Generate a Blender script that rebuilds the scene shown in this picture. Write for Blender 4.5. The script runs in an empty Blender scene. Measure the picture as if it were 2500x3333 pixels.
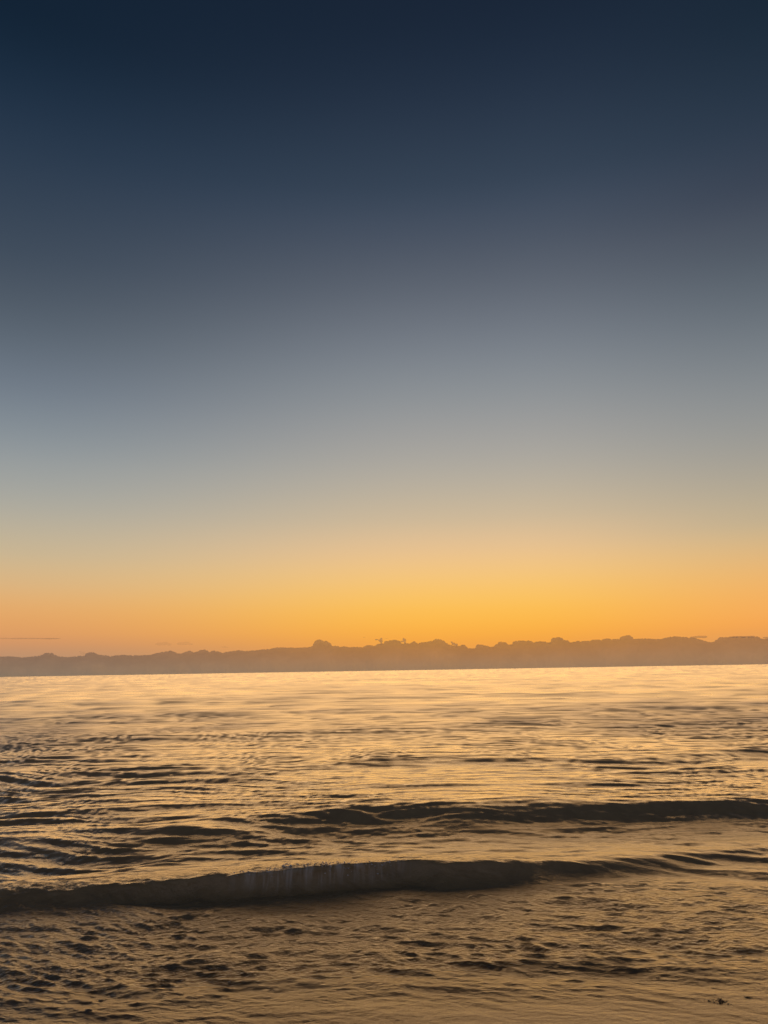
import bpy, bmesh, math, random
import numpy as np
from mathutils import Matrix, Vector, Euler

sc = bpy.context.scene
rng = np.random.default_rng(11)
random.seed(5)

# ------------------------------------------------------------------ camera
EYE = 1.6
FPX, IW, IH = 1661.0, 1659.0, 2212.0            # focal length and frame in the same pixel unit
PITCH, ROLL = math.radians(11.65), math.radians(0.95)
cam_d = bpy.data.cameras.new('camera')
cam = bpy.data.objects.new('camera', cam_d)
sc.collection.objects.link(cam)
CAM_R = (Matrix.Rotation(math.radians(90) + PITCH, 3, 'X') @ Matrix.Rotation(-ROLL, 3, 'Z'))
cam.matrix_world = Matrix.Translation((0, 0, EYE)) @ CAM_R.to_4x4()
cam_d.sensor_fit = 'VERTICAL'
cam_d.sensor_height = 24.0
cam_d.lens = 24.0 * FPX / IH
cam_d.clip_start = 0.05
cam_d.clip_end = 200000
sc.camera = cam


def ray(px, py):
    """direction of the photograph's pixel (2500 wide)"""
    s = IW / 2500.0
    v = CAM_R @ Vector((px * s - IW / 2, IH / 2 - py * s, -FPX))
    return v.normalized()


def azel(px, py):
    v = ray(px, py)
    return math.atan2(v.x, v.y), math.asin(v.z)


def ground(px, py, z=0.0):
    v = ray(px, py)
    t = (z - EYE) / v.z
    return v.x * t, v.y * t


# ------------------------------------------------------------------ sky (dawn, the sun still below the horizon)
def lin(c):
    return tuple((x / 255 / 12.92) if x / 255 <= 0.04045 else ((x / 255 + 0.055) / 1.055) ** 2.4 for x in c)


SKY_C = [(0, (25, 37, 54)), (200, (31, 44, 62)), (400, (42, 55, 73)), (600, (54, 68, 85)), (720, (67, 78, 95)),
         (860, (84, 92, 105)), (1000, (101, 108, 119)), (1150, (122, 129, 138)), (1290, (141, 146, 150)),
         (1420, (160, 159, 157)), (1550, (178, 172, 160)), (1690, (205, 185, 153)), (1790, (233, 194, 146)),
         (1880, (246, 198, 122)), (1960, (252, 194, 92)), (2020, (253, 185, 76)), (2070, (250, 173, 69)), (2120, (238, 156, 72)),
         (2170, (196, 152, 108))]
SKY_L = [(0, (15, 32, 49)), (200, (24, 42, 61)), (400, (37, 54, 74)), (600, (49, 64, 82)), (800, (62, 75, 91)),
         (950, (76, 87, 100)), (1100, (93, 104, 116)), (1250, (112, 123, 136)), (1380, (131, 141, 149)),
         (1500, (150, 156, 158)), (1650, (173, 171, 160)), (1800, (203, 183, 147)), (1900, (220, 181, 129)),
         (1980, (230, 171, 105)), (2060, (224, 157, 98)), (2110, (202, 146, 106)), (2190, (165, 142, 116))]
SKY_R = [(0, (22, 38, 52)), (200, (31, 46, 62)), (400, (42, 56, 73)), (600, (56, 66, 82)), (720, (69, 77, 91)), (900, (86, 96, 106)),
         (1100, (112, 120, 128)), (1300, (138, 143, 146)), (1500, (161, 158, 150)), (1700, (194, 177, 144)),
         (1800, (222, 183, 128)), (1900, (240, 180, 104)), (2000, (247, 171, 88)), (2060, (242, 160, 80)), (2150, (192, 148, 106))]
SKY_B = [(0, (92, 98, 114)), (4, (116, 112, 124)), (9, (142, 128, 134)), (16, (130, 128, 140)), (26, (100, 108, 124)), (45, (58, 72, 92)), (70, (32, 46, 66))]
ZEN = (24, 37, 56)

world = bpy.data.worlds.new('World')
sc.world = world
world.use_nodes = True
wn, wl = world.node_tree.nodes, world.node_tree.links
wn.clear()


def wmath(op, a, b=None, clamp=False):
    n = wn.new('ShaderNodeMath')
    n.operation = op
    n.use_clamp = clamp
    for i, v in enumerate((a, b)):
        if v is None:
            continue
        if isinstance(v, (int, float)):
            n.inputs[i].default_value = v
        else:
            wl.new(v, n.inputs[i])
    return n.outputs[0]


def wmap(v, a, b):
    n = wn.new('ShaderNodeMapRange')
    n.interpolation_type = 'SMOOTHSTEP'
    n.inputs['From Min'].default_value = a
    n.inputs['From Max'].default_value = b
    wl.new(v, n.inputs['Value'])
    return n.outputs['Result']


def wramp(el, pts):
    n = wn.new('ShaderNodeValToRGB')
    r = n.color_ramp
    r.interpolation = 'B_SPLINE'
    pts = sorted(pts)
    while len(r.elements) > 1:
        r.elements.remove(r.elements[-1])
    r.elements[0].position = pts[0][0]
    r.elements[0].color = lin(pts[0][1]) + (1,)
    for p, c in pts[1:]:
        e = r.elements.new(p)
        e.color = lin(c) + (1,)
    wl.new(el, n.inputs['Fac'])
    return n.outputs['Color']


def wmix(f, a, b):
    n = wn.new('ShaderNodeMix')
    n.data_type = 'RGBA'
    wl.new(f, n.inputs['Factor'])
    wl.new(a, n.inputs[6])
    wl.new(b, n.inputs[7])
    return n.outputs[2]


tc = wn.new('ShaderNodeTexCoord')
sx = wn.new('ShaderNodeSeparateXYZ')
wl.new(tc.outputs['Generated'], sx.inputs[0])
elev = wmath('DIVIDE', wmath('ARCSINE', sx.outputs['Z']), math.pi / 2)


def stops(tab, px):
    out = [(max(0.0, azel(px, y)[1] / (math.pi / 2)), c) for y, c in tab]
    return out + [(0.62, tuple(int(0.5 * a + 0.5 * b) for a, b in zip(tab[0][1], ZEN))), (1.0, ZEN)]


cC = wramp(elev, stops(SKY_C, 1400))
cL = wramp(elev, stops(SKY_L, 20))
cR = wramp(elev, stops(SKY_R, 2480))
cB = wramp(elev, [(e / 90, c) for e, c in SKY_B] + [(1.0, ZEN)])
front = wmix(wmap(sx.outputs['X'], -0.47, 0.08), cL, cC)
front = wmix(wmap(sx.outputs['X'], 0.16, 0.50), front, cR)
sky = wmix(wmap(sx.outputs['Y'], 0.55, -0.6), front, cB)
bg = wn.new('ShaderNodeBackground')
bg.inputs['Strength'].default_value = 1.0
wl.new(sky, bg.inputs['Color'])
wo = wn.new('ShaderNodeOutputWorld')
wl.new(bg.outputs[0], wo.inputs['Surface'])
world.cycles.sampling_method = 'MANUAL'
world.cycles.sample_map_resolution = 512

# the glow over the hidden sun: very low, very broad, warm
sun_d = bpy.data.lights.new('sun', 'SUN')
sun_d.energy = 1.45
sun_d.angle = math.radians(70)
sun_d.color = (1.0, .50, .125)
sun = bpy.data.objects.new('sun', sun_d)
sc.collection.objects.link(sun)
SUN_AZ, SUN_EL = math.radians(6), math.radians(1)
sun.rotation_euler = Vector((-math.sin(SUN_AZ) * math.cos(SUN_EL), -math.cos(SUN_AZ) * math.cos(SUN_EL), -math.sin(SUN_EL))).to_track_quat('-Z', 'Y').to_euler()

vs = sc.view_settings
sc.display_settings.display_device = 'sRGB'
vs.view_transform = 'Standard'
vs.look = 'None'
vs.exposure = 0.0
vs.gamma = 1.0
vs.use_curve_mapping = False
sc.cycles.max_bounces = 6
sc.cycles.transparent_max_bounces = 12
sc.cycles.caustics_reflective = True
sc.cycles.caustics_refractive = True


# ------------------------------------------------------------------ helpers
def material(name):
    m = bpy.data.materials.new(name)
    m.use_nodes = True
    m.node_tree.nodes.clear()
    return m, m.node_tree.nodes, m.node_tree.links


def mesh_object(name, co, faces, mat, smooth=True, parent=None):
    me = bpy.data.meshes.new(name)
    co = np.asarray(co, dtype=np.float32)
    faces = np.asarray(faces, dtype=np.int32)
    k = faces.shape[1]
    me.vertices.add(len(co))
    me.vertices.foreach_set('co', co.ravel())
    me.loops.add(faces.size)
    me.loops.foreach_set('vertex_index', faces.ravel())
    me.polygons.add(len(faces))
    me.polygons.foreach_set('loop_start', np.arange(0, faces.size, k, dtype=np.int32))
    me.polygons.foreach_set('loop_total', np.full(len(faces), k, dtype=np.int32))
    me.polygons.foreach_set('use_smooth', np.full(len(faces), smooth, dtype=bool))
    me.update(calc_edges=True)
    me.materials.append(mat)
    o = bpy.data.objects.new(name, me)
    sc.collection.objects.link(o)
    o.parent = parent
    return o


def grid_faces(nr, nc):
    a = (np.arange(nr - 1)[:, None] * nc + np.arange(nc - 1)[None, :]).ravel()
    return np.stack([a, a + 1, a + nc + 1, a + nc], 1)


def tile_noise(n, lam_lo, lam_hi, power=1.5, spread=None, angle=0.0, aspect=1.0, rg=rng):
    """periodic random field on an n x n tile of size 1: height, horizontal pull, slopes.
    lam in tile units; spread = exponent of the directional lobe about -y rotated by angle"""
    kx = np.fft.fftfreq(n, 1.0 / n)
    KX, KY = np.meshgrid(kx, kx)
    K = np.hypot(KX, KY * aspect)
    K0 = np.hypot(KX, KY)
    K0[0, 0] = 1
    amp = np.where(K > 0, np.maximum(K, 1e-6) ** (-power), 0)
    amp *= np.exp(-(K * lam_lo / 1.0) ** 4 * 0.7) * (1 - np.exp(-(K * lam_hi) ** 4))
    if spread is not None:
        c = (KX * math.sin(angle) + KY * math.cos(angle)) / K0
        amp = amp * (np.abs(c) ** spread + 0.02)
    F = amp * np.exp(2j * np.pi * rg.random((n, n))) * rg.rayleigh(1.0, (n, n))
    h = np.fft.ifft2(F).real
    sxx = np.fft.ifft2(F * 2j * np.pi * KX).real
    syy = np.fft.ifft2(F * 2j * np.pi * KY).real
    px = np.fft.ifft2(F * 1j * KX / K0).real
    py = np.fft.ifft2(F * 1j * KY / K0).real
    return [f.astype(np.float32) for f in (h, px, py, sxx, syy)]


def sample(f, u, v):
    n = f.shape[0]
    u = (u % 1.0) * n
    v = (v % 1.0) * n
    i, j = np.floor(u).astype(np.int32), np.floor(v).astype(np.int32)
    fu, fv = (u - i).astype(np.float32), (v - j).astype(np.float32)
    i %= n
    j %= n
    i1, j1 = (i + 1) % n, (j + 1) % n
    return (f[j, i] * (1 - fu) + f[j, i1] * fu) * (1 - fv) + (f[j1, i] * (1 - fu) + f[j1, i1] * fu) * fv


def smooth(x, a, b):
    t = np.clip((x - a) / (b - a), 0, 1)
    return t * t * (3 - 2 * t)


# ------------------------------------------------------------------ shore, bed and waves in metres
SX0, SY0 = ground(2500, 3333)
SHORE_SLOPE = -0.10                                   # the shoreline runs slightly away to the right


def seaward(x, y):
    """distance from the water's edge, out to sea"""
    return (y - (SY0 - 0.12)) - SHORE_SLOPE * 0 - (x - SX0) * 0.11


def bed_z(x, y):
    s = seaward(x, y)
    return np.where(s > 0, -2.6 * (1 - np.exp(-np.maximum(s, 0) * 0.055 / 2.6)) , np.minimum(-s * 0.06, 1.3))


# swells: (crest points in the photograph with their height and front width), drawn from the picture and put on the ground
SWELLS = [
    dict(pts=[(-900, 3010, .08, .24), (0, 2900, .075, .19), (300, 2881, .09, .19), (600, 2860, .12, .19), (800, 2843, .145, .17), (1050, 2824, .155, .15),
              (1200, 2812, .155, .16), (1310, 2802, .15, .18), (1450, 2806, .15, .23), (1600, 2806, .13, .24), (1750, 2802, .105, .26), (1950, 2792, .08, .29),
              (2200, 2775, .055, .32), (2500, 2750, .04, .36), (3600, 2660, .01, .5)], back=.55, lean=.45),
    dict(pts=[(-900, 2800, .03, .7), (0, 2745, .02, .8), (450, 2700, .04, .95), (750, 2660, .065, .9), (1050, 2635, .125, .58), (1280, 2618, .14, .55),
              (1500, 2618, .15, .52), (1750, 2606, .165, .50), (2000, 2598, .175, .46), (2250, 2592, .18, .44), (2500, 2583, .18, .44),
              (3600, 2545, .17, .5)], back=1.0, lean=.28),
    dict(pts=[(-900, 2570, .05, .9), (0, 2528, .05, .8), (500, 2505, .045, .8), (1000, 2478, .055, .8), (1500, 2462, .06, .8), (2000, 2452, .06, .8), (2500, 2440, .06, .8),
              (3500, 2410, .05, .8)], back=1.3, lean=.1),
    dict(pts=[(-900, 2465, .03, 1.2), (0, 2430, .05, 1.1), (500, 2402, .065, 1.1), (900, 2386, .065, 1.1), (1300, 2384, .05, 1.1), (1800, 2370, .035, 1.1),
              (2500, 2352, .05, 1.1), (3500, 2330, .05, 1.1)], back=2.0, lean=0),
    dict(pts=[(-900, 2360, .03, 1.8), (300, 2332, .06, 1.7), (800, 2318, .07, 1.7), (1300, 2306, .05, 1.7), (1900, 2302, .07, 1.7), (2500, 2290, .05, 1.7),
              (3500, 2280, .05, 1.7)], back=3.0, lean=0),
    dict(pts=[(-900, 2300, .02, 2.4), (600, 2286, .07, 2.4), (1300, 2273, .05, 2.4), (2000, 2262, .07, 2.4), (2500, 2255, .06, 2.4), (3500, 2240, .05, 2.4)],
         back=4.0, lean=0),
    dict(pts=[(-900, 2262, .02, 4), (500, 2250, .06, 4), (1000, 2238, .09, 4), (1600, 2232, .05, 4), (2200, 2222, .08, 4), (3500, 2206, .05, 4)], back=7.0, lean=0),
]


def swell_tables():
    out = []
    for s in SWELLS:
        P = []
        for px, py, h, w in s['pts']:
            x, y = ground(px, py, h)
            P.append((x, y, h, w))
        P.sort()
        out.append(np.array(P))
    return out


TAB = swell_tables()


def smooth_interp(x, xp, fp):
    """monotone-ish smooth interpolation (Catmull-Rom tangents)"""
    i = np.clip(np.searchsorted(xp, x) - 1, 0, len(xp) - 2)
    m = np.gradient(fp, xp)
    h = xp[i + 1] - xp[i]
    t = np.clip((x - xp[i]) / h, 0, 1)
    return ((2 * t**3 - 3 * t**2 + 1) * fp[i] + (t**3 - 2 * t**2 + t) * h * m[i]
            + (-2 * t**3 + 3 * t**2) * fp[i + 1] + (t**3 - t**2) * h * m[i + 1])


def swell_field(X, Y, wob):
    """height and shoreward pull of the placed swells"""
    Z = np.zeros_like(X)
    PY = np.zeros_like(X)
    face = np.zeros_like(X)
    lip = np.zeros_like(X)
    for k, (s, T) in enumerate(zip(SWELLS, TAB)):
        yc = smooth_interp(X, T[:, 0], T[:, 1]) + wob * ((0.07, .02)[k] if k < 2 else 0.35)
        h = smooth_interp(X, T[:, 0], T[:, 2])
        w = smooth_interp(X, T[:, 0], T[:, 3])
        h = h * (1.0 if k < 3 else 1.3) * np.clip(1 + wob * ((0.06, .04)[k] if k < 2 else 0.35), 0.3, 1.6)
        d = Y - yc
        b = s['back']
        backp = 1 / (1 + (np.maximum(d, 0) / b) ** 2) ** 1.2
        t = np.clip(1 + d / (w * 1.15), 0, 1)
        frontp = t * t * (3 - 2 * t)
        p = np.where(d >= 0, backp, frontp)
        # shallow trough ahead of the front
        tr = np.exp(-((d + w * 1.9) / (w * 1.1)) ** 2) * 0.02
        Z += h * (p - tr)
        PY -= s['lean'] * h * p ** 3
        if k == 0:
            xa, xb = ground(740, 2845, .15)[0], ground(1350, 2803, .15)[0]
            lip = smooth(X, xa - .1, xa + .35) * (1 - smooth(X, xb - .4, xb + .1)) * smooth(d, -w * 1.1, -w * .15) * (1 - smooth(d, .0, .05))
        face = np.maximum(face, np.where(h > 0.1, smooth(h, .1, .16), 0) * np.exp(-((d + w * .45) / (w * .75)) ** 2) * (1.0 if k < 2 else 0))
    return Z, PY, face, lip


# ------------------------------------------------------------------ water surface
def build_sea():
    step = math.radians(0.04)
    phi = np.arange(math.radians(33), math.radians(0.06), -step)
    phi = phi + step * np.random.default_rng(3).uniform(-.42, .42, len(phi))      # uneven rows, so that small waves never beat against them
    R = list(EYE / np.tan(phi))
    r = R[-1]
    while r < 90000:
        r *= 1.25
        R.append(r)
    R = np.array(R)
    azf = np.arange(-36, 36.001, 0.066)
    azs = np.arange(38, 101, 3.0)
    AZ = np.radians(np.concatenate([-azs[::-1], azf, azs]))
    nr, nc = len(R), len(AZ)
    RR, AA = np.meshgrid(R, AZ, indexing='ij')
    X, Y = RR * np.sin(AA), RR * np.cos(AA)
    DR = np.gradient(R)[:, None] * np.ones_like(X)

    swellp = 0
    wob = tile_noise(256, .12, .6, 1.6)[0]
    wob /= wob.std()
    W = sample(wob, X / 23.0 + .3, Y / 31.0 + .1)
    Z, PY, face, lip = swell_field(X, Y, W)

    sea_s = seaward(X, Y)
    swellp = np.clip(Z / .06, 0, 1) * (RR > 8)
    near = 1 - smooth(RR, 6.1, 7.4)                      # broken water between the shore break and the beach
    shallow = smooth(sea_s, 0.28, 1.15)
    patch = sample(wob, X / 9.0, Y / 13.0)
    patch2 = sample(wob, X / 60.0 + .5, Y / 90.0 + .2)
    gust = np.clip(1 + .20 * patch + .15 * patch2, .6, 1.7) * (1 + .25 * np.clip(swellp, 0, 1))
    gust = gust * (1 - near) + near * (1 + .14 * patch + .06 * patch2)
    calm = 1 - 0.05 * face

    bands = [
        # size, lam_lo, lam_hi (m), slope rms near / mid / far, directional exponent, angle, choppiness
        dict(L=5.1, lo=.25, hi=.8, s=(.075, .0, .0), sp=4, a=.16, c=.3),
        dict(L=2.3, p=1.1, lo=.025, hi=.09, s=(.15, .0, .0), sp=2.0, a=.16, c=.3),
        dict(L=6.1, p=1.3, lo=.055, hi=.20, s=(.19, .0, .0), sp=4.5, a=.2, c=.35),
        dict(L=2.9, lo=.04, hi=.14, s=(.0, .075, .025), sp=5.0, a=.02, c=.4),
        dict(L=7.3, p=1.3, lo=.11, hi=.36, s=(.02, .155, .035), sp=14.0, a=.08, c=.3),
        dict(L=17.0, lo=.28, hi=.85, s=(.03, .115, .036), sp=28.0, a=.08, c=.3),
        dict(L=31.0, lo=.7, hi=2.2, s=(.0, .022, .030), sp=30.0, a=.06, c=.2),
        dict(L=61.0, lo=1.4, hi=5.0, s=(.004, .026, .030), sp=60.0, a=.05, c=.15),
        dict(L=420.0, lo=4.5, hi=30.0, s=(.0, .006, .018), sp=150.0, a=.03, c=.1),
    ]
    far = smooth(np.log(RR), math.log(14), math.log(60))
    SXr = np.zeros_like(X)
    SYr = np.zeros_like(X)
    PX = np.zeros_like(X)
    res = np.zeros_like(X)
    for b in bands:
        L = b['L']
        h, px, py, gx, gy = tile_noise(1024, b['lo'] / L, b['hi'] / L, b.get('p', 1.5), b['sp'], b['a'])
        rms = math.sqrt(float((gx ** 2 + gy ** 2).mean())) / L
        u, v = X / L + .37, Y / L + .71
        # bend the tile a little so that it never lines up with itself
        u = u + .16 / L * W
        v = v + .12 / L * patch
        sl = b['s'][0] * near + (1 - near) * (b['s'][1] * (1 - far) + b['s'][2] * far)
        A = sl / rms * gust * calm * (0.12 + 0.88 * shallow)
        lam = math.sqrt(b['lo'] * b['hi'])
        keep = 1 - smooth(DR, lam * .12, lam * .3)        # what the mesh can carry; the rest goes into the normals
        Z += A * keep * sample(h, u, v)
        PX += A * keep * b['c'] * sample(px, u, v)
        PY += A * keep * b['c'] * sample(py, u, v)
        left = (1 - keep)
        fl = 1 - smooth(DR, lam * .5, lam * 1.6)            # far too small to draw: becomes roughness
        SXr += A / L * left * fl * sample(gx, u, v)
        SYr += A / L * left * fl * sample(gy, u, v)
        res += (sl * gust * left) ** 2 * (1 - fl)
    farcut = 1 - smooth(RR, 1500, 6000)
    Z *= farcut
    bed = bed_z(X, Y)
    # near the water's edge the sheet thins out to a film lying on the sand
    Z = np.where(RR < 60, np.maximum(Z, bed + 0.004 + 0.0 * Z), Z)
    depth = np.maximum(Z - bed, 0)
    Xd, Yd = X + PX, Y + PY
    co = np.stack([Xd, Yd, Z], -1)
    du = np.gradient(co, axis=1)
    dv = np.gradient(co, axis=0)
    N = np.cross(du, dv)
    N /= np.maximum(np.linalg.norm(N, axis=-1, keepdims=True), 1e-12)
    N[N[..., 2] < 0] *= -1
    N[..., 0] -= SXr
    N[..., 1] -= SYr
    N /= np.linalg.norm(N, axis=-1, keepdims=True)
    m = sea_material()
    # (rows run outwards, columns to the right)
    f = grid_faces(nr, nc)
    o = mesh_object('sea', co.reshape(-1, 3), f, m)
    me = o.data
    at = me.attributes.new('wave_normal', 'FLOAT_VECTOR', 'POINT')
    at.data.foreach_set('vector', N.reshape(-1, 3).astype(np.float32).ravel())
    at = me.attributes.new('depth', 'FLOAT', 'POINT')
    at.data.foreach_set('value', depth.astype(np.float32).ravel())
    at = me.attributes.new('spread', 'FLOAT', 'POINT')
    at.data.foreach_set('value', np.sqrt(np.sqrt(res * 2.0)).astype(np.float32).ravel())
    at = me.attributes.new('churn', 'FLOAT', 'POINT')
    at.data.foreach_set('value', (near * shallow * calm).astype(np.float32).ravel())
    at = me.attributes.new('lip', 'FLOAT', 'POINT')
    at.data.foreach_set('value', lip.astype(np.float32).ravel())
    o['kind'] = 'structure'
    return (R, AZ, co)


def sea_material():
    m, n, l = material('sea_water')
    out = n.new('ShaderNodeOutputMaterial')
    an = n.new('ShaderNodeAttribute'); an.attribute_name = 'wave_normal'
    ad = n.new('ShaderNodeAttribute'); ad.attribute_name = 'depth'
    asp = n.new('ShaderNodeAttribute'); asp.attribute_name = 'spread'
    ach = n.new('ShaderNodeAttribute'); ach.attribute_name = 'churn'
    geo = n.new('ShaderNodeNewGeometry')
    # fine ripple relief
    mp = n.new('ShaderNodeMapping'); mp.inputs['Scale'].default_value = (26, 44, 30)
    l.new(geo.outputs['Position'], mp.inputs['Vector'])
    nz = n.new('ShaderNodeTexNoise'); nz.inputs['Detail'].default_value = 4; nz.inputs['Scale'].default_value = 1.0
    nz.inputs['Roughness'].default_value = .6
    l.new(mp.outputs[0], nz.inputs['Vector'])
    bp = n.new('ShaderNodeBump'); bp.inputs['Distance'].default_value = .012
    bs = n.new('ShaderNodeMath'); bs.operation = 'MULTIPLY_ADD'; bs.inputs[1].default_value = .8; bs.inputs[2].default_value = .20
    l.new(ach.outputs['Fac'], bs.inputs[0])
    l.new(bs.outputs[0], bp.inputs['Strength'])
    l.new(nz.outputs['Fac'], bp.inputs['Height'])
    l.new(an.outputs['Vector'], bp.inputs['Normal'])
    nrm = bp.outputs['Normal']
    rough = n.new('ShaderNodeMath'); rough.operation = 'MAXIMUM'; rough.inputs[1].default_value = .06
    rb = n.new('ShaderNodeMath'); rb.operation = 'MULTIPLY_ADD'; rb.inputs[1].default_value = .06; rb.inputs[2].default_value = .22
    l.new(ach.outputs['Fac'], rb.inputs[0]); l.new(rb.outputs[0], rough.inputs[1])
    l.new(asp.outputs['Fac'], rough.inputs[0])
    gl = n.new('ShaderNodeBsdfGlossy'); gl.distribution = 'GGX'
    l.new(rough.outputs[0], gl.inputs['Roughness'])
    l.new(nrm, gl.inputs['Normal'])
    fr = n.new('ShaderNodeFresnel'); fr.inputs['IOR'].default_value = 1.6
    l.new(nrm, fr.inputs['Normal'])
    # body: sand seen through shallow water, giving way to turbid water with depth
    rf = n.new('ShaderNodeBsdfRefraction'); rf.inputs['IOR'].default_value = 1.33; rf.inputs['Roughness'].default_value = .12
    rf.inputs['Color'].default_value = (.93, .86, .70, 1)
    l.new(nrm, rf.inputs['Normal'])
    df = n.new('ShaderNodeBsdfDiffuse')
    dmix = n.new('ShaderNodeMix'); dmix.data_type = 'RGBA'
    dmix.inputs[6].default_value = (.31, .215, .10, 1)
    dmix.inputs[7].default_value = (.24, .215, .14, 1)
    dr = n.new('ShaderNodeMapRange'); dr.inputs['From Min'].default_value = .25; dr.inputs['From Max'].default_value = 1.2
    l.new(ad.outputs['Fac'], dr.inputs['Value'])
    l.new(dr.outputs[0], dmix.inputs['Factor'])
    sn = n.new('ShaderNodeTexNoise'); sn.inputs['Scale'].default_value = 5.5; sn.inputs['Detail'].default_value = 6; sn.inputs['Roughness'].default_value = .65
    sn.inputs['Distortion'].default_value = .6
    l.new(geo.outputs['Position'], sn.inputs['Vector'])
    sr = n.new('ShaderNodeMapRange'); sr.inputs['From Min'].default_value = .32; sr.inputs['From Max'].default_value = .68
    sr.inputs['To Min'].default_value = .85; sr.inputs['To Max'].default_value = 1.15
    l.new(sn.outputs['Fac'], sr.inputs['Value'])
    sv = n.new('ShaderNodeVectorMath'); sv.operation = 'SCALE'
    l.new(dmix.outputs[2], sv.inputs[0]); l.new(sr.outputs[0], sv.inputs['Scale'])
    # streaks of air and foam dragged down the face under the breaking lip
    al = n.new('ShaderNodeAttribute'); al.attribute_name = 'lip'
    m3 = n.new('ShaderNodeMapping'); m3.inputs['Scale'].default_value = (26, 2.2, 4)
    l.new(geo.outputs['Position'], m3.inputs['Vector'])
    ln = n.new('ShaderNodeTexNoise'); ln.inputs['Scale'].default_value = 1; ln.inputs['Detail'].default_value = 5; ln.inputs['Roughness'].default_value = .6
    ln.inputs['Distortion'].default_value = .5
    l.new(m3.outputs[0], ln.inputs['Vector'])
    lr = n.new('ShaderNodeMapRange'); lr.inputs['From Min'].default_value = .46; lr.inputs['From Max'].default_value = .72
    lr.inputs['To Max'].default_value = .85
    l.new(ln.outputs['Fac'], lr.inputs['Value'])
    lm = n.new('ShaderNodeMath'); lm.operation = 'MULTIPLY'
    l.new(lr.outputs[0], lm.inputs[0]); l.new(al.outputs['Fac'], lm.inputs[1])
    lx = n.new('ShaderNodeMix'); lx.data_type = 'RGBA'; lx.inputs[7].default_value = (.66, .60, .52, 1)
    l.new(lm.outputs[0], lx.inputs['Factor']); l.new(sv.outputs[0], lx.inputs[6])
    l.new(lx.outputs[2], df.inputs['Color'])
    tb = n.new('ShaderNodeMath'); tb.operation = 'MULTIPLY'; tb.inputs[1].default_value = -9
    l.new(ad.outputs['Fac'], tb.inputs[0])
    ex = n.new('ShaderNodeMath'); ex.operation = 'EXPONENT'
    l.new(tb.outputs[0], ex.inputs[0])
    body = n.new('ShaderNodeMixShader')
    l.new(ex.outputs[0], body.inputs[0])
    l.new(df.outputs[0], body.inputs[1])
    l.new(rf.outputs[0], body.inputs[2])
    top = n.new('ShaderNodeMixShader')
    l.new(fr.outputs[0], top.inputs[0])
    l.new(body.outputs[0], top.inputs[1])
    l.new(gl.outputs[0], top.inputs[2])
    l.new(top.outputs[0], out.inputs['Surface'])
    return m


# ------------------------------------------------------------------ sand: beach and sea bed in one sheet
def build_sand():
    m, n, l = material('wet_sand')
    out = n.new('ShaderNodeOutputMaterial')
    bs = n.new('ShaderNodeBsdfPrincipled')
    geo = n.new('ShaderNodeNewGeometry')
    nz = n.new('ShaderNodeTexNoise'); nz.inputs['Scale'].default_value = 3.0; nz.inputs['Detail'].default_value = 6
    l.new(geo.outputs['Position'], nz.inputs['Vector'])
    n2 = n.new('ShaderNodeTexNoise'); n2.inputs['Scale'].default_value = 75.0; n2.inputs['Detail'].default_value = 3
    l.new(geo.outputs['Position'], n2.inputs['Vector'])
    cr = n.new('ShaderNodeValToRGB')
    cr.color_ramp.elements[0].position = .3; cr.color_ramp.elements[0].color = (.36, .165, .055, 1)
    cr.color_ramp.elements[1].position = .75; cr.color_ramp.elements[1].color = (.56, .29, .115, 1)
    l.new(nz.outputs['Fac'], cr.inputs['Fac'])
    mx = n.new('ShaderNodeMix'); mx.data_type = 'RGBA'; mx.blend_type = 'MULTIPLY'; mx.inputs['Factor'].default_value = .6
    g2 = n.new('ShaderNodeValToRGB')
    g2.color_ramp.elements[0].position = .3; g2.color_ramp.elements[0].color = (.45, .42, .4, 1)
    g2.color_ramp.elements[1].position = .6; g2.color_ramp.elements[1].color = (1, 1, 1, 1)
    l.new(n2.outputs['Fac'], g2.inputs['Fac'])
    l.new(cr.outputs[0], mx.inputs[6]); l.new(g2.outputs[0], mx.inputs[7])
    l.new(mx.outputs[2], bs.inputs['Base Color'])
    bs.inputs['Roughness'].default_value = .55
    bp = n.new('ShaderNodeBump'); bp.inputs['Strength'].default_value = .5; bp.inputs['Distance'].default_value = .004
    l.new(n2.outputs['Fac'], bp.inputs['Height'])
    l.new(bp.outputs[0], bs.inputs['Normal'])
    l.new(bs.outputs[0], out.inputs['Surface'])
    ys = np.concatenate([[-60000, -8000, -1000, -200, -60, -25], np.linspace(-12, 20, 260), [25, 35, 60, 200, 1000, 8000, 95000]])
    xs = np.concatenate([[-95000, -8000, -1000, -200, -60, -25], np.linspace(-14, 14, 230), [25, 60, 200, 1000, 8000, 95000]])
    X, Y = np.meshgrid(xs, ys)
    rip = tile_noise(256, .03, .2, 1.4, 1.0, .15)[0]
    rip /= rip.std()
    wgt = (np.abs(X) < 20) & (np.abs(Y) < 22)
    Z = bed_z(X, Y) + .004 * sample(rip, X / 5.0, Y / 5.0) * wgt
    o = mesh_object('sand', np.stack([X, Y, Z], -1).reshape(-1, 3), grid_faces(*X.shape), m)
    o['kind'] = 'structure'


R_, AZ_, CO_ = build_sea()
build_sand()

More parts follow.
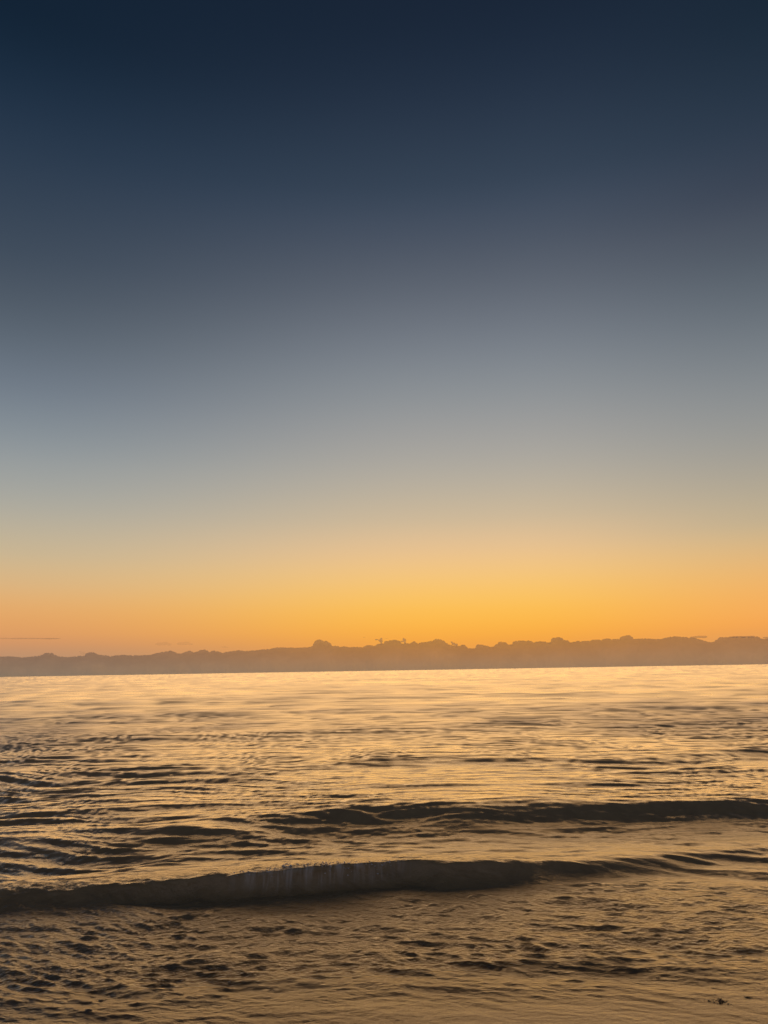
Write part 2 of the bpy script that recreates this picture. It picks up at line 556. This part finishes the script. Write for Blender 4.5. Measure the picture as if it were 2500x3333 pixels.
# ------------------------------------------------------------------ clouds
def cloud_material(name, clear):
    m, n, l = material(name)
    out = n.new('ShaderNodeOutputMaterial')
    geo = n.new('ShaderNodeNewGeometry')
    nz = n.new('ShaderNodeTexNoise'); nz.inputs['Scale'].default_value = .0016; nz.inputs['Detail'].default_value = 5
    l.new(geo.outputs['Position'], nz.inputs['Vector'])
    mr = n.new('ShaderNodeMapRange'); mr.inputs['From Min'].default_value = .3; mr.inputs['From Max'].default_value = .7
    mr.inputs['To Min'].default_value = clear - .025; mr.inputs['To Max'].default_value = clear + .025
    l.new(nz.outputs['Fac'], mr.inputs['Value'])
    df = n.new('ShaderNodeBsdfDiffuse'); df.inputs['Color'].default_value = (.80, .88, .82, 1)
    tl = n.new('ShaderNodeBsdfTranslucent'); tl.inputs['Color'].default_value = (.85, .80, .78, 1)
    a = n.new('ShaderNodeMixShader'); a.inputs[0].default_value = .45
    l.new(df.outputs[0], a.inputs[1]); l.new(tl.outputs[0], a.inputs[2])
    tr = n.new('ShaderNodeBsdfTransparent')
    b = n.new('ShaderNodeMixShader')
    l.new(mr.outputs[0], b.inputs[0])
    l.new(a.outputs[0], b.inputs[1]); l.new(tr.outputs[0], b.inputs[2])
    l.new(b.outputs[0], out.inputs['Surface'])
    return m


CLOUD = cloud_material('distant_cloud', .68)
THIN = cloud_material('thin_cloud', .95)
FLAT = cloud_material('flat_cloud', .80)
CR = 12000.0
TOP = [(0, 2137), (40, 2136), (70, 2140), (100, 2137), (130, 2133), (152, 2124), (170, 2125), (185, 2135), (220, 2139), (255, 2135), (280, 2133), (285, 2123),
       (305, 2123), (320, 2130), (360, 2135), (400, 2131), (430, 2133), (490, 2132), (512, 2125), (557, 2117), (580, 2128), (603, 2122), (618, 2118), (633, 2124),
       (663, 2112), (682, 2122), (697, 2117), (723, 2124), (776, 2116), (799, 2119), (867, 2113), (904, 2107), (927, 2107), (980, 2108), (1000, 2107), (1018, 2105),
       (1021, 2098), (1028, 2085), (1035, 2081), (1045, 2082), (1052, 2086), (1062, 2085), (1068, 2090), (1080, 2102), (1095, 2102), (1110, 2105), (1120, 2103),
       (1135, 2107), (1160, 2105), (1180, 2107), (1195, 2100), (1210, 2100), (1217, 2103), (1230, 2096), (1250, 2093), (1255, 2085), (1270, 2084), (1285, 2082),
       (1300, 2086), (1305, 2094), (1335, 2094), (1348, 2087), (1360, 2094), (1375, 2090), (1390, 2089), (1410, 2084), (1418, 2079), (1435, 2081), (1447, 2087),
       (1460, 2098), (1480, 2102), (1500, 2103), (1503, 2098), (1512, 2098), (1520, 2110), (1550, 2110), (1556, 2097), (1585, 2100), (1592, 2105), (1600, 2108),
       (1612, 2100), (1625, 2090), (1632, 2088), (1645, 2091), (1655, 2098), (1668, 2102), (1673, 2087), (1690, 2085), (1725, 2085), (1735, 2090), (1760, 2087),
       (1775, 2087), (1785, 2094), (1794, 2094), (1797, 2077), (1810, 2075), (1820, 2073), (1828, 2077), (1835, 2083), (1845, 2083), (1857, 2092), (1880, 2086),
       (1920, 2086), (1935, 2081), (1950, 2082), (1978, 2078), (1990, 2080), (2022, 2079), (2025, 2071), (2048, 2067), (2057, 2070), (2060, 2080), (2090, 2078),
       (2150, 2080), (2170, 2075), (2190, 2071), (2225, 2073), (2260, 2076), (2280, 2082), (2310, 2090), (2325, 2090), (2335, 2080), (2345, 2074), (2375, 2074),
       (2440, 2073), (2460, 2071), (2475, 2074), (2485, 2080), (2500, 2082)]


def build_bank():
    az, el = zip(*[azel(px, py) for px, py in TOP])
    az, el = list(az), list(el)
    for k in range(1, 60):                                # the bank goes on past both edges of the frame
        az.insert(0, az[0] - .012); el.insert(0, .026 - .0001 * k + .003 * math.sin(k * 1.7) + .002 * random.random())
        az.append(az[-1] + .012); el.append(.037 - .0001 * k + .003 * math.sin(k * 2.1) + .002 * random.random())
    az, el = np.array(az), np.array(el)
    A = np.arange(az[0], az[-1], .00022)
    U = A * CR
    base = np.interp(A, az, el) * CR
    # rounded heads, each a small arc standing on the traced line
    H = base - 12
    for scale, count, lift in ((46, 420, 2), (24, 1500, 5), (12, 3200, 6)):
        c = rng.uniform(U[0], U[-1], count)
        r = scale * rng.uniform(.6, 1.25, count)
        top = np.interp(c / CR, az, el) * CR + rng.uniform(-9, lift, count)
        for ci, ri, ti in zip(c, r, top):
            i0, i1 = np.searchsorted(U, (ci - ri, ci + ri))
            d = U[i0:i1] - ci
            H[i0:i1] = np.maximum(H[i0:i1], ti - ri + np.sqrt(np.maximum(ri * ri - d * d, 0)))
    nt = 40
    T = np.linspace(0, math.pi, nt)
    s = np.sin(T)[:, None]
    c = np.cos(T)[:, None]
    lump = tile_noise(512, .07, .4, 1.9)[0]
    lump /= lump.std()
    u2 = U[None, :] / 2600.0
    v2 = (T[:, None] / math.pi) * .35 + .1 * np.ones_like(u2)
    bump = sample(lump, u2 + 0 * v2, v2 + 0 * u2)
    rad = CR - c * (750 + 50 * bump) + 0 * u2
    kern = np.hanning(161); kern /= kern.sum()
    Hs = np.convolve(np.pad(base, 80, mode='edge'), kern, 'valid') - 8
    z = np.maximum(s, 0) ** .75 * Hs[None, :] + smooth(s, .93, 1.0) * (H - Hs)[None, :] - 3
    a = A[None, :] + 0 * z
    # heads keep their height above the eye's line whatever their distance
    co = np.stack([rad * np.sin(a), rad * np.cos(a), z], -1)
    o = mesh_object('cloud_bank', co.reshape(-1, 3), grid_faces(nt, len(A)), CLOUD)
    o['label'] = 'long low bank of brownish cumulus cloud lying along the whole sea horizon'
    o['category'] = 'cloud bank'


build_bank()


def small_cloud(name, pts, label, cat, mat=CLOUD, dist=12900.0, group=None):
    """one closed lumpy body grown round a chain of (px, py, half width px, half height px)"""
    k = math.radians(1) / (2503 * math.radians(1)) * dist
    o0 = azel(*pts[len(pts) // 2][:2])
    bm = bmesh.new()
    for px, py, rw, rh in pts:
        a, e = azel(px, py)
        c = Vector(((a - o0[0]) * dist, 0, (e - o0[1]) * dist))
        mtx = Matrix.Translation(c) @ Matrix.Diagonal((rw * k, max(rw, rh) * k, rh * k, 1))
        bmesh.ops.create_icosphere(bm, subdivisions=2, radius=1, matrix=mtx)
    me = bpy.data.meshes.new(name)
    bm.to_mesh(me)
    bm.free()
    me.materials.append(mat)
    o = bpy.data.objects.new(name, me)
    sc.collection.objects.link(o)
    rm = o.modifiers.new('merge', 'REMESH')
    rm.mode = 'VOXEL'
    rm.voxel_size = max(1.2, min(p[3] for p in pts) * k * .3)
    rm.use_smooth_shade = True
    tx = bpy.data.textures.new(name, 'CLOUDS')
    tx.noise_scale = min(p[3] for p in pts) * k * 2.2
    dm = o.modifiers.new('billow', 'DISPLACE')
    dm.texture = tx
    dm.strength = min(p[3] for p in pts) * k * 1.1
    dm.mid_level = .5
    o.location = (math.sin(o0[0]) * dist, math.cos(o0[0]) * dist, math.tan(o0[1]) * dist)
    o.rotation_euler = (0, 0, -o0[0])
    o['label'] = label
    o['category'] = cat
    if group:
        o['group'] = group
    return o


small_cloud('small_cloud', [(1226, 2082, 6, 1.5), (1236, 2084, 5, 2), (1241, 2080, 4, 4), (1240, 2087, 6, 4), (1241, 2094, 3, 4)],
            'ragged little cloud tuft standing above the middle of the bank', 'cloud')
small_cloud('small_cloud', [(1308, 2088, 6, 2), (1316, 2084, 6, 5), (1314, 2079, 3, 3), (1318, 2091, 4, 4)],
            'torn cloud scrap just right of the rounded heads at mid bank', 'cloud')
small_cloud('small_cloud', [(1186, 2074, 5, 1.6)], 'tiny faint cloud speck alone in the orange sky above the bank', 'cloud', THIN)
small_cloud('small_cloud', [(1258, 2078, 6, 1.3)], 'tiny dark sliver touching the rounded heads at mid bank', 'cloud', THIN)
small_cloud('small_cloud', [(1470, 2090, 3, 3), (1476, 2095, 6, 4), (1484, 2099, 7, 4)], 'slanting torn scrap on the left slope of the dip in the bank', 'cloud')
small_cloud('flat_cloud', [(2262, 2074, 14, 2.2), (2275, 2073, 14, 3), (2290, 2073, 11, 3.2)], 'flat anvil-like cloud jutting over the notch near the right edge', 'cloud', FLAT)
small_cloud('flat_cloud', [(2395, 2073, 20, 1.6), (2425, 2073, 22, 1.8), (2445, 2072, 12, 2)], 'long thin flat cloud lying on the bank near the right edge', 'cloud', FLAT)
small_cloud('flat_cloud', [(2495, 2075, 10, 2)], 'short flat cloud cut by the right edge of the picture', 'cloud', FLAT)
small_cloud('cloud_streak', [(10, 2078, 34, 1.0), (60, 2078, 34, 1.1), (110, 2078, 34, .9), (160, 2078.5, 34, .7)],
            'hair-thin dark cloud streak crossing the sky at the far left', 'cloud', THIN)
small_cloud('small_cloud', [(262, 2121, 4, 2.5), (268, 2125, 6, 4), (274, 2130, 6, 4)], 'small slanting cloud wisp at the far left of the bank', 'cloud', THIN)
small_cloud('small_cloud', [(728, 2106, 10, 1.3), (738, 2108, 5, 1)], 'thin faint wisp over the bank left of its tall tower', 'cloud', THIN)
small_cloud('pale_cloud', [(520, 2096, 14, 4), (536, 2095, 12, 5), (550, 2098, 9, 3)], 'faint low hump of pale cloud over the left part of the bank', 'cloud', THIN, 20000.0)
small_cloud('pale_cloud', [(590, 2095, 14, 4), (606, 2094, 12, 5), (622, 2097, 8, 3)], 'second faint hump of pale cloud, nearer the middle', 'cloud', THIN, 20000.0)


# ------------------------------------------------------------------ foam and drops along the breaking lip
def foam():
    m, n, l = material('foam')
    out = n.new('ShaderNodeOutputMaterial')
    b = n.new('ShaderNodeBsdfPrincipled')
    b.inputs['Base Color'].default_value = (.62, .60, .57, 1)
    b.inputs['Roughness'].default_value = .35
    l.new(b.outputs[0], out.inputs['Surface'])
    az0, az1 = azel(770, 2845)[0], azel(1330, 2803)[0]
    j0, j1 = np.searchsorted(AZ_, (az0, az1))
    rows = np.where((R_ > 4.9) & (R_ < 8.0))[0]
    bd = bmesh.new()
    rr = random.Random(4)
    dens = {}
    for j in range(j0, j1):
        col = CO_[rows, j]
        top = int(np.argmax(col[:, 2]))
        t = (j - j0) / (j1 - j0)
        env = math.sin(math.pi * min(1, .08 + t)) ** .6
        clump = .5 + .5 * math.sin(j * .21) * math.sin(j * .083 + 1) + .25 * math.sin(j * .9)
        # drops and crumbs of foam on the lip itself
        for _ in range(6):
            if rr.random() > .55 * env * max(0, clump):
                continue
            i = max(0, top - int(abs(rr.gauss(0, 2.2))))
            p = Vector(col[i]) + Vector((rr.uniform(-.006, .006), rr.uniform(-.012, .004), rr.uniform(0, .012)))
            sz = rr.uniform(.0016, .0042) * (2.0 if rr.random() < .05 else 1)
            mt = Matrix.Translation(p) @ Matrix.Diagonal((sz * rr.uniform(.8, 2.6), sz, sz * rr.uniform(.7, 1.4), 1))
            bmesh.ops.create_icosphere(bd, subdivisions=1, radius=1, matrix=mt)
    for nm, bm, mt, lb in (('foam', bd, m, 'white foam flecks and drops along the lip of the breaking wave'),):
        me = bpy.data.meshes.new(nm)
        bm.to_mesh(me)
        bm.free()
        for p in me.polygons:
            p.use_smooth = True
        me.materials.append(mt)
        o = bpy.data.objects.new(nm, me)
        sc.collection.objects.link(o)
        o['kind'] = 'stuff'
        o['label'] = lb
        o['category'] = 'foam'


foam()


# ------------------------------------------------------------------ weed and pebbles on the sand
def dark_mat(name, c, r):
    m, n, l = material(name)
    out = n.new('ShaderNodeOutputMaterial')
    b = n.new('ShaderNodeBsdfPrincipled')
    nz = n.new('ShaderNodeTexNoise'); nz.inputs['Scale'].default_value = 90
    cr = n.new('ShaderNodeValToRGB')
    cr.color_ramp.elements[0].color = tuple(v * .5 for v in c) + (1,)
    cr.color_ramp.elements[1].color = tuple(v * 1.4 for v in c) + (1,)
    l.new(nz.outputs['Fac'], cr.inputs['Fac'])
    l.new(cr.outputs[0], b.inputs['Base Color'])
    b.inputs['Roughness'].default_value = r
    l.new(b.outputs[0], out.inputs['Surface'])
    return m


WEED = dark_mat('weed', (.06, .038, .02), .5)
STONE = dark_mat('stone', (.09, .065, .045), .4)


def water_z(x, y):
    d = (CO_[..., 0] - x) ** 2 + (CO_[..., 1] - y) ** 2
    i = np.unravel_index(int(d.argmin()), d.shape)
    return float(CO_[i][2])


def weed(px, py, length, width, ang, label):
    x, y = ground(px, py, -.02)
    z = water_z(x, y) - .015                              # lying in the film of water, its top above it
    root = bpy.data.objects.new('seaweed', None)
    sc.collection.objects.link(root)
    root.location = (x, y, z)
    root.rotation_euler = (0, 0, ang)
    root['label'] = label
    root['category'] = 'seaweed'
    rr = random.Random(int(px))
    for k in range(14):
        bm = bmesh.new()
        n = 9
        p = Vector((rr.uniform(-.35, .45) * length, rr.uniform(-.3, .3) * width, .006 + rr.uniform(0, .012)))
        a = rr.uniform(-.7, .7) + (math.pi if rr.random() < .6 else 0)
        w0 = width * rr.uniform(.20, .42)
        prev = None
        for i in range(n):
            t = i / (n - 1)
            w = w0 * (math.sin(math.pi * min(1, .12 + t * .9)) + .1)
            side = Vector((-math.sin(a), math.cos(a), .35 * math.sin(i * 1.7 + k))) * w
            th = Vector((0, 0, .0025))
            ring = [bm.verts.new(p - side), bm.verts.new(p + th), bm.verts.new(p + side), bm.verts.new(p - th)]
            if prev:
                for j in range(4):
                    bm.faces.new((prev[j], prev[(j + 1) % 4], ring[(j + 1) % 4], ring[j]))
            else:
                bm.faces.new(ring)
            prev = ring
            a += rr.uniform(-.35, .35)
            p = p + Vector((math.cos(a), math.sin(a), 0)) * length * .075
            p.z = .005 + .010 * abs(math.sin(i * 1.3 + k))
        bm.faces.new(prev[::-1])
        bmesh.ops.recalc_face_normals(bm, faces=bm.faces)
        me = bpy.data.meshes.new('frond')
        bm.to_mesh(me)
        bm.free()
        for q in me.polygons:
            q.use_smooth = True
        me.materials.append(WEED)
        o = bpy.data.objects.new('frond', me)
        sc.collection.objects.link(o)
        o.parent = root


def pebble(px, py, r, label):
    x, y = ground(px, py, -.02)
    z = water_z(x, y) - r * .45
    rr = random.Random(int(px * 3))
    bm = bmesh.new()
    bmesh.ops.create_icosphere(bm, subdivisions=3, radius=r)
    f = [Vector((rr.gauss(0, 1), rr.gauss(0, 1), rr.gauss(0, 1))) for _ in range(5)]
    for v in bm.verts:
        d = v.co.normalized()
        v.co *= 1 + .09 * sum(math.sin(2.2 * d.dot(q) + 1) for q in f) / 2
        v.co.z *= .55
        v.co.x *= 1.35
    me = bpy.data.meshes.new('pebble')
    bm.to_mesh(me)
    bm.free()
    for q in me.polygons:
        q.use_smooth = True
    me.materials.append(STONE)
    o = bpy.data.objects.new('pebble', me)
    sc.collection.objects.link(o)
    o.location = (x, y, z + r * .3)
    o.rotation_euler = (0, 0, rr.uniform(-.6, .6))
    o['label'] = label
    o['category'] = 'pebble'


weed(2338, 3274, .085, .036, -.45, 'dark strand of seaweed on the wet sand at bottom right')
weed(2436, 3262, .026, .018, .1, 'small dark scrap of weed nearest the right edge')
pebble(327, 3270, .011, 'dark pebble in the shallows at bottom left, upper of two')
pebble(287, 3308, .013, 'dark pebble in the shallows at bottom left, nearest the bottom edge')
